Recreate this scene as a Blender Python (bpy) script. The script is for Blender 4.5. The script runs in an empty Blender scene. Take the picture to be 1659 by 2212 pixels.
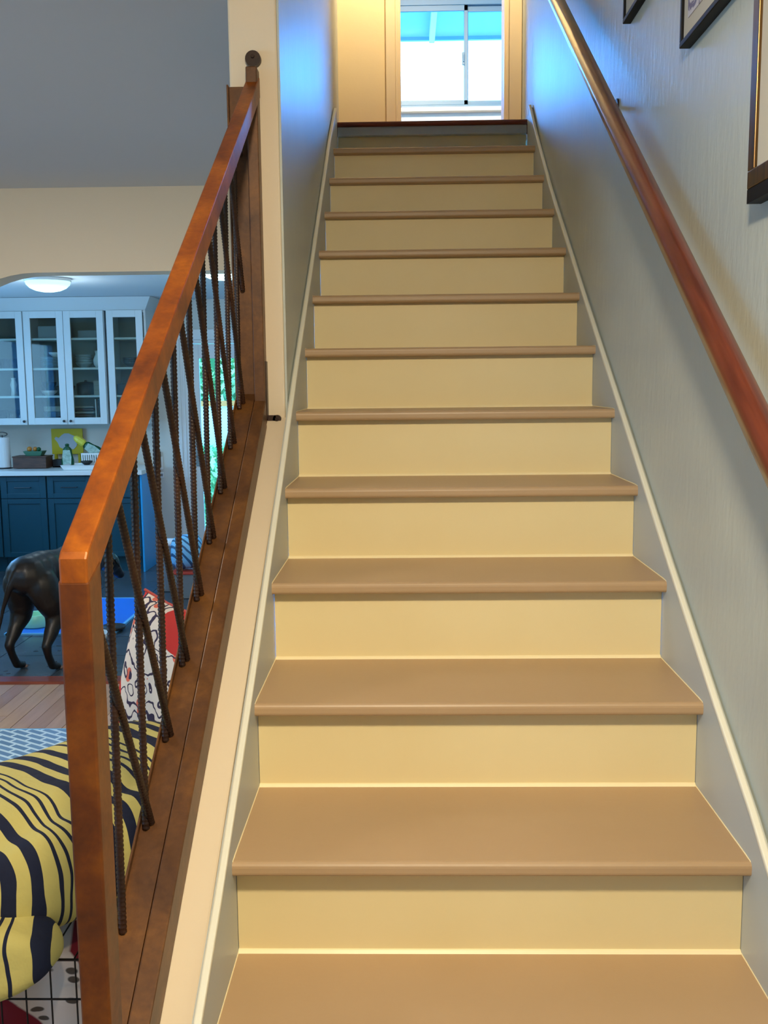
import bpy, bmesh, math, random
from mathutils import Vector, Matrix, noise
random.seed(7)
S = bpy.context.scene
COL = S.collection
PI = math.pi

# ------------------------------------------------------------------ camera
def cam_axes(yaw, pitch, roll):
    cy, sy = math.cos(yaw), math.sin(yaw)
    f = Vector((sy, cy, 0)); r = Vector((cy, -sy, 0)); u = Vector((0, 0, 1))
    cp, sp = math.cos(pitch), math.sin(pitch)
    f2 = f*cp + u*sp; u2 = u*cp - f*sp
    cr, sr = math.cos(roll), math.sin(roll)
    return r*cr + u2*sr, u2*cr - r*sr, f2
R_, U_, F_ = cam_axes(-.0211, -.1294, -.0103)
cd = bpy.data.cameras.new('camera'); cam = bpy.data.objects.new('camera', cd); COL.objects.link(cam)
cd.sensor_fit = 'VERTICAL'; cd.sensor_height = 36; cd.sensor_width = 27; cd.lens = 2111.5/2212*36
cd.clip_start = .02
cam.matrix_world = Matrix(((R_.x, U_.x, -F_.x, -.1479), (R_.y, U_.y, -F_.y, -1.041), (R_.z, U_.z, -F_.z, 1.6119), (0, 0, 0, 1)))
S.camera = cam

# ------------------------------------------------------------------ sky, sun, lamps, exposure
def lin(c):
    return tuple(((v/255)/12.92 if v/255 <= .04045 else ((v/255+.055)/1.055)**2.4) for v in c)
w = bpy.data.worlds.new('sky'); S.world = w; w.use_nodes = True
bg = w.node_tree.nodes['Background']
bg.inputs[0].default_value = (.26, .60, 1.0, 1); bg.inputs[1].default_value = 6.5
def sun(name, col, strength, angle, direction):
    l = bpy.data.lights.new(name, 'SUN'); l.color = col; l.energy = strength; l.angle = math.radians(angle)
    o = bpy.data.objects.new(name, l); COL.objects.link(o)
    o.rotation_euler = Vector(direction).to_track_quat('-Z', 'Y').to_euler(); o.location = (0, 12, 8)
    return o
SUN = sun('daylight', (.0, .27, 1.0), 46.0, 92, (-.16, -1, -.27))
def area(name, loc, target, size, sizey, power, col, spread=180):
    l = bpy.data.lights.new(name, 'AREA'); l.shape = 'RECTANGLE'; l.size = size; l.size_y = sizey
    l.energy = power; l.color = col; l.spread = math.radians(spread)
    o = bpy.data.objects.new(name, l); COL.objects.link(o); o.location = loc
    o.rotation_euler = (Vector(target)-Vector(loc)).to_track_quat('-Z', 'Y').to_euler()
    return o
WARM = (1.0, .84, .60)
area('ceiling_lamp_entry', (-.15, -.78, 2.60), (.0, .9, .5), .16, .16, 42, WARM, 170)
area('ceiling_lamp_living', (-2.1, 1.9, 2.58), (-2.1, 2.8, 0), .5, .5, 30, (1.0, .90, .78), 150)
area('landing_fill', (-.05, 3.55, 4.9), (-.05, 4.6, 4.15), .2, .2, 38, (1.0, .82, .54), 85)  # added unseen lamp, brightens the cream wall at the stair top
def portal(loc, target, sx, sy):
    o = area('sky_portal', loc, target, sx, sy, 1, (1, 1, 1)); o.data.cycles.is_portal = True; return o
portal((.845, 6.66, 4.0), (.845, 5, 4.0), 2.1, .78)
portal((-1.0, 6.66, 4.0), (-1.0, 5, 4.0), 1.2, .78)
portal((-1.675, 8.13, 1.05), (-1.675, 5, 1.05), .8, 1.8)
portal((-4.32, 5.95, 1.55), (0, 5.95, 1.55), 2.1, 1.2)
portal((-4.62, -.6, 1.5), (0, -.6, 1.5), 2.6, 1.4)
vs = S.view_settings
vs.view_transform = 'Standard'; vs.look = 'None'; vs.exposure = 0.0; vs.gamma = 1.0; vs.use_curve_mapping = False
S.cycles.use_denoising = True
S.cycles.max_bounces = 10; S.cycles.diffuse_bounces = 5; S.cycles.glossy_bounces = 4
S.cycles.transparent_max_bounces = 16; S.cycles.sample_clamp_indirect = 6

# ------------------------------------------------------------------ materials
def newmat(name):
    m = bpy.data.materials.new(name); m.use_nodes = True
    nt = m.node_tree
    return m, nt, nt.nodes, nt.links, nt.nodes['Principled BSDF']
def coords(nt, scale=(1, 1, 1), rot=(0, 0, 0), loc=(0, 0, 0), kind='Object'):
    tc = nt.nodes.new('ShaderNodeTexCoord'); mp = nt.nodes.new('ShaderNodeMapping')
    mp.inputs['Scale'].default_value = scale; mp.inputs['Rotation'].default_value = rot; mp.inputs['Location'].default_value = loc
    nt.links.new(tc.outputs[kind], mp.inputs['Vector'])
    return mp.outputs['Vector']
def ramp(nt, src, stops, interp='LINEAR'):
    r = nt.nodes.new('ShaderNodeValToRGB'); r.color_ramp.interpolation = interp
    e = r.color_ramp.elements
    while len(e) < len(stops): e.new(.5)
    for i, (p, c) in enumerate(stops):
        e[i].position = p; e[i].color = (*c, 1)
    nt.links.new(src, r.inputs[0])
    return r.outputs[0]
def noise_tex(nt, vec, scale, detail=4, rough=.55, dist=0):
    n = nt.nodes.new('ShaderNodeTexNoise'); n.inputs['Scale'].default_value = scale; n.inputs['Detail'].default_value = detail
    n.inputs['Roughness'].default_value = rough; n.inputs['Distortion'].default_value = dist
    nt.links.new(vec, n.inputs['Vector'])
    return n.outputs[0]
def add_bump(nt, b, h, strength, dist=.01):
    bp = nt.nodes.new('ShaderNodeBump'); bp.inputs['Strength'].default_value = strength; bp.inputs['Distance'].default_value = dist
    nt.links.new(h, bp.inputs['Height']); nt.links.new(bp.outputs[0], b.inputs['Normal'])
def pm(name, c, rough=.5, metal=0, c2=None, nscale=6, nstretch=(1, 1, 1), bump=0, bscale=60, bstretch=(1, 1, 1), bdist=.005, spec=.5, coat=0):
    m, nt, N, L, b = newmat(name)
    b.inputs['Roughness'].default_value = rough; b.inputs['Metallic'].default_value = metal
    b.inputs['Specular IOR Level'].default_value = spec; b.inputs['Coat Weight'].default_value = coat
    c = lin(c)
    if c2:
        L.new(ramp(nt, noise_tex(nt, coords(nt, nstretch), nscale, 5), [(.35, c), (.68, lin(c2))]), b.inputs['Base Color'])
    else:
        b.inputs['Base Color'].default_value = (*c, 1)
    if bump: add_bump(nt, b, noise_tex(nt, coords(nt, bstretch), bscale, 3), bump, bdist)
    return m
M = {}
M['wall_grey'] = pm('painted_grey_plaster', (198, 203, 192), .42, c2=(190, 195, 186), nscale=2, bump=.30, bscale=24, bstretch=(1, 1.5, .5), bdist=.006, spec=.4)
M['skirt'] = pm('painted_grey_skirt', (192, 198, 194), .45)
M['wall_cream'] = pm('painted_cream_wall', (232, 214, 184), .6, bump=.12, bscale=30)
M['wall_upper'] = pm('painted_upper_wall', (232, 206, 158), .6, bump=.12, bscale=30)
M['ceiling'] = pm('painted_ceiling', (205, 208, 212), .8)
M['kitchen_wall'] = pm('painted_kitchen_wall', (214, 214, 206), .6)
M['kitchen_ceiling'] = pm('painted_kitchen_ceiling', (205, 214, 220), .6)
M['trim_white'] = pm('white_trim', (240, 236, 216), .35)
M['trim_casing'] = pm('cream_casing', (240, 214, 172), .4)
M['tread'] = pm('painted_tan_tread', (188, 157, 120), .42, c2=(181, 150, 112), nscale=1.8, bump=.04, bscale=90)
M['riser'] = pm('painted_cream_riser', (240, 222, 170), .5, c2=(236, 217, 163), nscale=3, bump=.05, bscale=12)
M['caulk'] = pm('cream_caulk', (252, 236, 190), .4)
M['rail_wood'] = pm('varnished_brown_wood', (84, 34, 16), .30, c2=(118, 56, 32), nscale=9, nstretch=(6, .35, .35), bump=.1, bscale=40, bstretch=(4, .3, .3), coat=.3)
M['red_wood'] = pm('reddish_wood', (136, 66, 44), .4, c2=(108, 50, 34), nscale=20, nstretch=(.3, 4, 4))
M['bolt'] = pm('dark_bolt_metal', (50, 36, 30), .45, .6)
M['black'] = pm('black_lacquer', (10, 10, 11), .5, spec=.2)
M['black_gap'] = pm('dark_shadow_gap', (20, 18, 18), .8)
def rust_mat(name, a, b_, c):
    m, nt, N, L, b = newmat(name)
    v = coords(nt)
    big = noise_tex(nt, v, 9, 6, .6, .4); fine = noise_tex(nt, v, 90, 3)
    mx = N.new('ShaderNodeMix'); mx.data_type = 'RGBA'; mx.blend_type = 'MULTIPLY'; mx.inputs[0].default_value = .45
    L.new(ramp(nt, big, [(.30, lin(a)), (.5, lin(b_)), (.70, lin(c))]), mx.inputs[6])
    L.new(ramp(nt, fine, [(.3, (.55, .5, .45)), (.7, (1.1, 1.1, 1.1))]), mx.inputs[7])
    L.new(mx.outputs[2], b.inputs['Base Color'])
    b.inputs['Roughness'].default_value = .42; b.inputs['Metallic'].default_value = .15
    add_bump(nt, b, fine, .25, .001)
    return m
M['rust'] = rust_mat('rusted_steel', (100, 48, 10), (150, 76, 8), (182, 100, 8))
M['rust_shaded'] = rust_mat('backlit_rusted_rebar', (34, 19, 10), (50, 28, 15), (68, 39, 20))  # rust tone darkened: backlit shade of the bars is in the colour
M['rust_mid'] = rust_mat('brown_rusted_steel', (78, 48, 24), (104, 66, 32), (128, 82, 34))
M['rust_brown_shaded'] = rust_mat('shaded_brown_rusted_post', (70, 34, 10), (104, 52, 10), (130, 72, 12))  # browner rust, also darkened for the weaker light on the post
def glass_mat(name, tint=(1, 1, 1), refl=.06):
    m, nt, N, L, b = newmat(name)
    t = N.new('ShaderNodeBsdfTransparent'); t.inputs[0].default_value = (*tint, 1)
    g = N.new('ShaderNodeBsdfGlossy'); g.inputs['Roughness'].default_value = .03
    fr = N.new('ShaderNodeFresnel'); fr.inputs[0].default_value = 1.45
    ma = N.new('ShaderNodeMath'); ma.operation = 'ADD'; ma.inputs[1].default_value = refl; L.new(fr.outputs[0], ma.inputs[0])
    mx = N.new('ShaderNodeMixShader'); L.new(ma.outputs[0], mx.inputs[0]); L.new(t.outputs[0], mx.inputs[1]); L.new(g.outputs[0], mx.inputs[2])
    L.new(mx.outputs[0], N['Material Output'].inputs[0])
    return m
M['window_glass'] = glass_mat('window_glass', (.97, 1, 1), 0)
M['cabinet_glass'] = glass_mat('cabinet_glass', (.86, .92, .90), 0)
M['cup_glass'] = glass_mat('clear_cup_glass', (.85, .95, .95), .08)
def emit_mat(name, c, s):
    m, nt, N, L, b = newmat(name)
    b.inputs['Base Color'].default_value = (*lin(c), 1); b.inputs['Emission Color'].default_value = (*lin(c), 1); b.inputs['Emission Strength'].default_value = s
    return m
M['lamp_glass'] = emit_mat('lit_lamp_glass', (190, 245, 250), 1.1)
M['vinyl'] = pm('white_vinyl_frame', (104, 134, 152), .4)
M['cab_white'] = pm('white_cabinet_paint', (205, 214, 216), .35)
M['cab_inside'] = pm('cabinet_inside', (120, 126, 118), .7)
M['cab_teal'] = pm('deep_teal_cabinet_paint', (6, 68, 88), .4)
M['counter'] = pm('white_worktop', (226, 230, 230), .25)
M['steel'] = pm('brushed_steel', (150, 155, 158), .3, .9)
M['knob'] = pm('pewter_knob', (70, 72, 76), .35, .8)
M['slate'] = pm('slate_tile', (58, 70, 80), .26, c2=(76, 90, 102), nscale=3, bump=.15, bscale=14)
M['grout'] = pm('pale_grout', (120, 130, 136), .8)
OAK = [pm('oak_plank_%s' % n, a, .33, c2=b_, nscale=5, nstretch=(5, .5, 1), bump=.05, bscale=30, bstretch=(6, .4, 1)) for n, a, b_ in
       (('pale', (196, 172, 156), (180, 154, 138)), ('rosy', (186, 158, 144), (168, 142, 128)), ('honey', (192, 164, 142), (174, 146, 124)), ('dark', (172, 144, 130), (156, 128, 114)))]
M['subfloor'] = pm('dark_plank_joint', (54, 38, 28), .8)
M['white_enamel'] = pm('white_enamel', (232, 234, 234), .3)
M['paper'] = pm('white_paper', (228, 230, 232), .8)
M['walnut'] = pm('walnut_box_wood', (92, 58, 42), .5, c2=(66, 40, 30), nscale=12, nstretch=(1, 5, 5))
M['green_dark'] = pm('dark_green_plastic', (6, 78, 44), .35)
M['green_mesh'] = pm('green_enamel', (70, 120, 96), .5)
M['label'] = pm('pale_green_label', (176, 200, 190), .5, c2=(120, 150, 136), nscale=30)
M['yellow'] = pm('mustard_board', (196, 176, 10), .6)
M['lemon'] = pm('lemon_yellow_plastic', (214, 208, 70), .45)
M['grey_print'] = pm('pale_grey_print', (176, 184, 190), .7)
M['navy'] = pm('navy_ceramic', (36, 44, 66), .4)
M['dish_grey'] = pm('blue_grey_ceramic', (136, 156, 162), .35)
M['dark_pot'] = pm('black_pot', (26, 28, 30), .4)
M['orange_fruit'] = pm('orange_fruit', (196, 128, 50), .5)
M['beige_box'] = pm('beige_card', (150, 148, 136), .7)
M['blue_mat'] = pm('blue_pet_mat', (20, 120, 230), .6, bump=.4, bscale=60, bstretch=(.3, 4, 1))
M['mint'] = pm('mint_plastic', (150, 230, 190), .35)
M['sky_blue'] = pm('sky_blue_cloth', (110, 190, 240), .8)
M['panel_daylit'] = pm('daylit_panel_blue', (40, 165, 235), .35)  # blue daylight on the end panel is put into its base colour
M['foil'] = pm('grey_tin', (120, 128, 132), .4)
M['red'] = pm('red_edge', (190, 60, 40), .6)
M['wire'] = pm('dark_wire', (34, 28, 26), .45, .5)
M['concrete'] = pm('pale_patio', (200, 205, 205), .8)
M['stucco'] = pm('white_stucco', (225, 228, 225), .8)
M['leaf_a'] = pm('light_green_leaf', (205, 240, 180), .6)
M['leaf_b'] = pm('mid_green_leaf', (120, 196, 140), .6)
M['terracotta'] = pm('terracotta_coping', (214, 140, 70), .7)
M['eave'] = pm('painted_eave', (120, 158, 160), .7)
M['rafter'] = pm('painted_rafter', (190, 214, 214), .7)
M['canvas'] = pm('mat_board', (206, 196, 176), .8)
M['dog'] = pm('black_brown_coat', (12, 9, 8), .40, c2=(20, 14, 11), nscale=6, bump=.3, bscale=160, bstretch=(1, 1, .3), bdist=.002)
M['dog_pale'] = pm('dog_paw_pale', (120, 100, 92), .6)
M['eye'] = pm('dark_eye', (12, 9, 8), .1)
# bronze frame
M['bronze'] = pm('aged_bronze_frame', (66, 50, 30), .3, .7, c2=(120, 88, 44), nscale=6, nstretch=(12, 12, .6))
def stripe_mat():
    m, nt, N, L, b = newmat('navy_yellow_stripe_cotton')
    v = coords(nt)
    sx = N.new('ShaderNodeSeparateXYZ'); L.new(v, sx.inputs[0])
    n = noise_tex(nt, v, 5, 2)
    a = N.new('ShaderNodeMath'); a.operation = 'MULTIPLY_ADD'; a.inputs[1].default_value = .05; L.new(n, a.inputs[0]); L.new(sx.outputs[0], a.inputs[2])
    d = N.new('ShaderNodeMath'); d.operation = 'DIVIDE'; d.inputs[1].default_value = .27; L.new(a.outputs[0], d.inputs[0])
    f = N.new('ShaderNodeMath'); f.operation = 'FRACT'; L.new(d.outputs[0], f.inputs[0])
    Y, K = lin((206, 192, 112)), lin((12, 22, 52))
    stops = [(0, K), (.10, Y), (.20, K), (.29, Y), (.405, K), (.435, Y), (.485, K), (.51, Y), (.56, K), (.585, Y), (.635, K), (.66, Y), (.79, K), (.90, Y)]
    L.new(ramp(nt, f.outputs[0], stops, 'CONSTANT'), b.inputs['Base Color'])
    b.inputs['Roughness'].default_value = .85
    add_bump(nt, b, noise_tex(nt, v, 14, 4), .35, .02)
    return m
M['stripe'] = stripe_mat()
def suzani_mat():
    m, nt, N, L, b = newmat('red_navy_floral_cotton')
    v = coords(nt)
    base = lin((236, 218, 200))
    wv = N.new('ShaderNodeTexWave'); wv.wave_type = 'RINGS'; wv.inputs['Scale'].default_value = 8; wv.inputs['Distortion'].default_value = 16
    wv.inputs['Detail'].default_value = 1.5; wv.inputs['Detail Scale'].default_value = 2.2; L.new(v, wv.inputs[0])
    vine = ramp(nt, wv.outputs[1], [(0, (1, 1, 1)), (.10, (1, 1, 1)), (.16, (0, 0, 0))])
    vo = N.new('ShaderNodeTexVoronoi'); vo.inputs['Scale'].default_value = 5.0; L.new(v, vo.inputs[0])
    red = ramp(nt, vo.outputs['Distance'], [(0, (1, 1, 1)), (.13, (0, 0, 0)), (.18, (1, 1, 1)), (.56, (1, 1, 1)), (.58, (0, 0, 0))], 'CONSTANT')
    vo2 = N.new('ShaderNodeTexVoronoi'); vo2.inputs['Scale'].default_value = 17; L.new(v, vo2.inputs[0])
    dots = ramp(nt, vo2.outputs['Distance'], [(0, (1, 1, 1)), (.22, (0, 0, 0))], 'CONSTANT')
    m1 = N.new('ShaderNodeMix'); m1.data_type = 'RGBA'; L.new(dots, m1.inputs[0]); m1.inputs[6].default_value = (*base, 1); m1.inputs[7].default_value = (*lin((226, 110, 84)), 1)
    m2 = N.new('ShaderNodeMix'); m2.data_type = 'RGBA'; L.new(vine, m2.inputs[0]); L.new(m1.outputs[2], m2.inputs[6]); m2.inputs[7].default_value = (*lin((52, 40, 66)), 1)
    gate = ramp(nt, vo.outputs['Color'], [(0, (0, 0, 0)), (.36, (1, 1, 1))], 'CONSTANT')
    mg = N.new('ShaderNodeMath'); mg.operation = 'MULTIPLY'; L.new(red, mg.inputs[0]); L.new(gate, mg.inputs[1])
    m3 = N.new('ShaderNodeMix'); m3.data_type = 'RGBA'; L.new(mg.outputs[0], m3.inputs[0]); L.new(m2.outputs[2], m3.inputs[6]); m3.inputs[7].default_value = (*lin((206, 44, 34)), 1)
    L.new(m3.outputs[2], b.inputs['Base Color']); b.inputs['Roughness'].default_value = .85
    return m
M['suzani'] = suzani_mat()
def blanket_mat():
    m, nt, N, L, b = newmat('white_crimson_leaf_blanket')
    v = coords(nt)
    wv = N.new('ShaderNodeTexWave'); wv.inputs['Scale'].default_value = 1.5; wv.inputs['Distortion'].default_value = 3.5; wv.inputs['Detail'].default_value = 1
    wv.inputs['Phase Offset'].default_value = 1.2
    v2 = coords(nt, rot=(0, .75, 0)); L.new(v2, wv.inputs[0])
    crim = ramp(nt, wv.outputs[1], [(0, (1, 1, 1)), (.17, (1, 1, 1)), (.22, (0, 0, 0))])
    vo = N.new('ShaderNodeTexVoronoi'); vo.inputs['Scale'].default_value = 17; v3 = coords(nt, scale=(1, 1, 2.2), rot=(0, .5, 0)); L.new(v3, vo.inputs[0])
    leaf = ramp(nt, vo.outputs['Distance'], [(0, (1, 1, 1)), (.20, (1, 1, 1)), (.26, (0, 0, 0))])
    m1 = N.new('ShaderNodeMix'); m1.data_type = 'RGBA'; L.new(leaf, m1.inputs[0]); m1.inputs[6].default_value = (*lin((226, 206, 192)), 1); m1.inputs[7].default_value = (*lin((92, 76, 64)), 1)
    m2 = N.new('ShaderNodeMix'); m2.data_type = 'RGBA'; L.new(crim, m2.inputs[0]); L.new(m1.outputs[2], m2.inputs[6]); m2.inputs[7].default_value = (*lin((128, 18, 36)), 1)
    L.new(m2.outputs[2], b.inputs['Base Color']); b.inputs['Roughness'].default_value = .9
    return m
M['blanket'] = blanket_mat()
def rug_mat():
    m, nt, N, L, b = newmat('blue_geometric_rug_weave')
    v = coords(nt, rot=(0, 0, .55))
    br = N.new('ShaderNodeTexBrick'); L.new(v, br.inputs['Vector'])
    br.inputs['Color1'].default_value = (*lin((92, 134, 178)), 1); br.inputs['Color2'].default_value = (*lin((104, 146, 190)), 1); br.inputs['Mortar'].default_value = (*lin((190, 222, 244)), 1)
    br.inputs['Scale'].default_value = 1; br.inputs['Brick Width'].default_value = .105; br.inputs['Row Height'].default_value = .042
    br.inputs['Mortar Size'].default_value = .0075; br.offset = .5; br.inputs['Mortar Smooth'].default_value = .1
    L.new(br.outputs[0], b.inputs['Base Color']); b.inputs['Roughness'].default_value = .9
    return m
M['rug'] = rug_mat()
def print_mat(name, a, b_, sc):
    m, nt, N, L, b = newmat(name)
    L.new(ramp(nt, noise_tex(nt, coords(nt), sc, 3, .5, 1.5), [(.50, lin(a)), (.56, lin(b_))]), b.inputs['Base Color'])
    b.inputs['Roughness'].default_value = .7
    return m
M['print_violet'] = print_mat('violet_flower_drawing', (214, 206, 206), (120, 112, 138), 22)
M['print_brown'] = print_mat('brown_flower_drawing', (196, 184, 168), (150, 138, 124), 18)
M['bag'] = None
def bag_mat():
    m, nt, N, L, b = newmat('striped_blue_bag')
    wv = N.new('ShaderNodeTexWave'); wv.bands_direction = 'DIAGONAL'; wv.inputs['Scale'].default_value = 9; wv.inputs['Distortion'].default_value = 1; L.new(coords(nt), wv.inputs[0])
    L.new(ramp(nt, wv.outputs[1], [(.2, lin((40, 90, 130))), (.35, lin((130, 200, 240)))]), b.inputs['Base Color'])
    return m
M['bag'] = bag_mat()

# ------------------------------------------------------------------ mesh helpers
class MB:
    def __init__(s): s.v = []; s.f = []
    def add(s, vs_, fs):
        o = len(s.v); s.v += [tuple(p) for p in vs_]; s.f += [tuple(o+i for i in f) for f in fs]; return s
    def box(s, a, b):
        (x0, y0, z0), (x1, y1, z1) = a, b
        return s.add([(x0, y0, z0), (x1, y0, z0), (x1, y1, z0), (x0, y1, z0), (x0, y0, z1), (x1, y0, z1), (x1, y1, z1), (x0, y1, z1)],
                     [(0, 3, 2, 1), (4, 5, 6, 7), (0, 1, 5, 4), (1, 2, 6, 5), (2, 3, 7, 6), (3, 0, 4, 7)])
    def prism(s, prof, x0, x1, axis=0):      # profile polygon extruded along an axis
        def P(t, a, b):
            return (t, a, b) if axis == 0 else ((a, t, b) if axis == 1 else (a, b, t))
        n = len(prof)
        vs_ = [P(x0, a, b) for a, b in prof] + [P(x1, a, b) for a, b in prof]
        return s.add(vs_, [tuple(range(n-1, -1, -1)), tuple(range(n, 2*n))] + [(i, (i+1) % n, n+(i+1) % n, n+i) for i in range(n)])
    def tube(s, pts, r, n=10, caps=True):
        pts = [Vector(p) for p in pts]; rs = r if isinstance(r, (list, tuple)) else [r]*len(pts)
        vs_ = []; prev = None
        for i, p in enumerate(pts):
            t = (pts[min(i+1, len(pts)-1)]-pts[max(i-1, 0)]).normalized()
            if prev is None:
                a = Vector((0, 0, 1)) if abs(t.z) < .9 else Vector((0, 1, 0))
                u = t.cross(a).normalized()
            else:
                u = (prev - t*prev.dot(t)).normalized()
            prev = u; v = t.cross(u)
            for k in range(n):
                an = 2*PI*k/n
                vs_.append(p + (u*math.cos(an)+v*math.sin(an))*rs[i])
        fs = [(i*n+k, i*n+(k+1) % n, (i+1)*n+(k+1) % n, (i+1)*n+k) for i in range(len(pts)-1) for k in range(n)]
        if caps: fs += [tuple(range(n-1, -1, -1)), tuple((len(pts)-1)*n+k for k in range(n))]
        return s.add(vs_, fs)
    def lathe(s, prof, c=(0, 0, 0), n=20):   # prof: list of (r, z)
        vs_ = []
        for r, z in prof:
            for k in range(n):
                a = 2*PI*k/n; vs_.append((c[0]+r*math.cos(a), c[1]+r*math.sin(a), c[2]+z))
        fs = [(i*n+k, i*n+(k+1) % n, (i+1)*n+(k+1) % n, (i+1)*n+k) for i in range(len(prof)-1) for k in range(n)]
        fs += [tuple(range(n-1, -1, -1)), tuple((len(prof)-1)*n+k for k in range(n))]
        return s.add(vs_, fs)
def obj(name, mb, mat, parent=None, smooth=False, bevel=0, loc=None):
    me = bpy.data.meshes.new(name); me.from_pydata([tuple(p) for p in mb.v], [], mb.f)
    bm = bmesh.new(); bm.from_mesh(me); bmesh.ops.recalc_face_normals(bm, faces=bm.faces); bm.to_mesh(me); bm.free()
    me.materials.append(M[mat] if isinstance(mat, str) else mat)
    if smooth:
        for p in me.polygons: p.use_smooth = True
    o = bpy.data.objects.new(name, me); COL.objects.link(o)
    if parent: o.parent = parent
    if loc: o.location = loc
    if bevel:
        m = o.modifiers.new('bevel', 'BEVEL'); m.width = bevel; m.segments = 2; m.limit_method = 'ANGLE'; m.angle_limit = math.radians(50)
    return o
def tag(o, label, cat, group=None, kind=None):
    o['label'] = label; o['category'] = cat
    if group: o['group'] = group
    if kind: o['kind'] = kind
    return o
def thing(name, label, cat, loc=(0, 0, 0), rotz=0, group=None):
    o = bpy.data.objects.new(name, None); COL.objects.link(o); o.empty_display_size = .05
    o.location = loc; o.rotation_euler = (0, 0, rotz)
    return tag(o, label, cat, group)
def struct(name, mb, mat, label, cat, parent=None, bevel=0, smooth=False):
    o = obj(name, mb, mat, parent, smooth, bevel)
    if not parent: tag(o, label, cat); o['kind'] = 'structure'
    return o
def sempty(name, label, cat):
    o = thing(name, label, cat); o['kind'] = 'structure'; return o
def dup(root, loc, rotz=None, label=None):
    r = root.copy(); COL.objects.link(r); r.location = loc
    if rotz is not None: r.rotation_euler = (0, 0, rotz)
    if label: r['label'] = label
    for ch in list(root.children):
        c = ch.copy(); COL.objects.link(c); c.parent = r
        for g in list(ch.children):
            d = g.copy(); COL.objects.link(d); d.parent = c
    return r
BX = lambda a, b: MB().box(a, b)

# ------------------------------------------------------------------ the shell
H, D_, Z0 = .1921, .3005, .3842          # riser, run, height of tread index 0
SL = H/D_
nose = lambda k: (k*D_, Z0+k*H)
ZL = Z0+13*H                             # landing height
CEIL = 2.643
XL, XR = -.476, .476
FX0, FX1 = -4.5, 1.2

struct('floor', BX((-4.6, -3.1, -.12), (XR, 4.17, -.014)), 'subfloor', 'oak plank floor of the living room', 'floor')
floor_o = bpy.data.objects['floor']
# planks
px = -3.62; ip = 0
while px < -.63:
    wd = .083; y = 1.2 + random.random()*.5
    while y < 4.165:
        y1 = min(y + .75+random.random()*.8, 4.165)
        pl = obj('plank', BX((px+.0012, y+.001, -.014), (px+wd-.0012, y1-.001, random.choice((0, -.0006, -.001)))), random.choice(OAK), floor_o)
        y = y1
    px += wd
struct('floor_boards_near', BX((-4.6, -3.1, -.014), (XR, 1.2, -.001)), OAK[0], 'oak boards at the foot of the stairs', 'floor')
kf = struct('floor_kitchen', BX((-4.3, 4.17, -.12), (-.62, 8.1, -.006)), 'grout', 'blue-grey slate tile floor of the kitchen', 'floor')
tx = -3.95
row = 0
yy = 4.25
while yy < 7.95:
    xx = -3.95
    while xx < -.7:
        x1 = min(xx+.45, -.625); y1 = min(yy+.45, 7.98)
        obj('tile', BX((xx+.003, yy+.003, -.006), (x1-.003, y1-.003, 0)), 'slate', kf)
        xx += .45
    yy += .45
th = thing('threshold', 'reddish-brown wooden threshold strip between oak planks and slate tiles', 'threshold')
obj('strip', MB().prism([(4.12, 0.0005), (4.135, .012), (4.235, .012), (4.25, .0005)], -2.6, -.62), 'red_wood', th)

struct('wall_back', BX((-4.6, -3.2, 0), (.7, -3.1, CEIL)), 'wall_cream', 'cream wall behind the camera', 'wall')
struct('wall_living_left', MB().box((-4.6, -3.1, 0), (-4.5, -1.9, CEIL)).box((-4.6, .7, 0), (-4.5, 4.17, CEIL)).box((-4.6, -1.9, 0), (-4.5, .7, .8)).box((-4.6, -1.9, 2.2), (-4.5, .7, CEIL)), 'wall_cream', 'cream wall on the far left of the living room', 'wall')
struct('ceiling', BX((-4.6, -3.2, CEIL), (-.614, 4.34, CEIL+.22)), 'ceiling', 'grey flat ceiling of the living room', 'ceiling')
struct('ceiling_entry', BX((-.614, -3.2, CEIL), (.7, 1.28, CEIL+.22)), 'ceiling', 'grey ceiling over the foot of the stairs', 'ceiling')
struct('ceiling_upper', BX((-2.2, 1.1, 5.3), (2.2, 6.75, 5.4)), 'ceiling', 'ceiling over the upper landing', 'ceiling')
struct('wall_upper_front', BX((-.614, 1.16, CEIL+.22), (.7, 1.28, 5.3)), 'wall_grey', 'grey wall above the stair opening', 'wall')
# wall between living room and kitchen with a wide flat arch
arch = [(-4.5, 0), (-2.60, 0), (-2.60, 1.80)]
for i in range(1, 12):
    a = PI - i/12*PI/2; arch.append((-2.07+.53*math.cos(a), 1.80+.414*math.sin(a)))
arch += [(-2.07, 2.214), (-.95, 2.214)]
for i in range(1, 12):
    a = PI/2 - i/12*PI/2; arch.append((-.95+.33*math.cos(a), 1.862+.352*math.sin(a)))
arch += [(-.615, 1.86), (-.615, CEIL), (-4.5, CEIL)]
struct('wall_arch', MB().prism(arch, 4.17, 4.335, axis=1), 'wall_cream', 'cream wall with a wide round-cornered opening to the kitchen', 'wall')
wl = sempty('window_3_added', 'added unseen living room window in the far left wall', 'window')  # added out of view to let cool daylight into the living room
obj('window_frame', MB().box((-4.58, -1.9, .8), (-4.52, .7, .85)).box((-4.58, -1.9, 2.15), (-4.52, .7, 2.2)).box((-4.58, -1.9, .85), (-4.52, -1.85, 2.15)).box((-4.58, .65, .85), (-4.52, .7, 2.15)).box((-4.58, -.63, .85), (-4.52, -.57, 2.15)), 'trim_white', wl)
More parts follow.
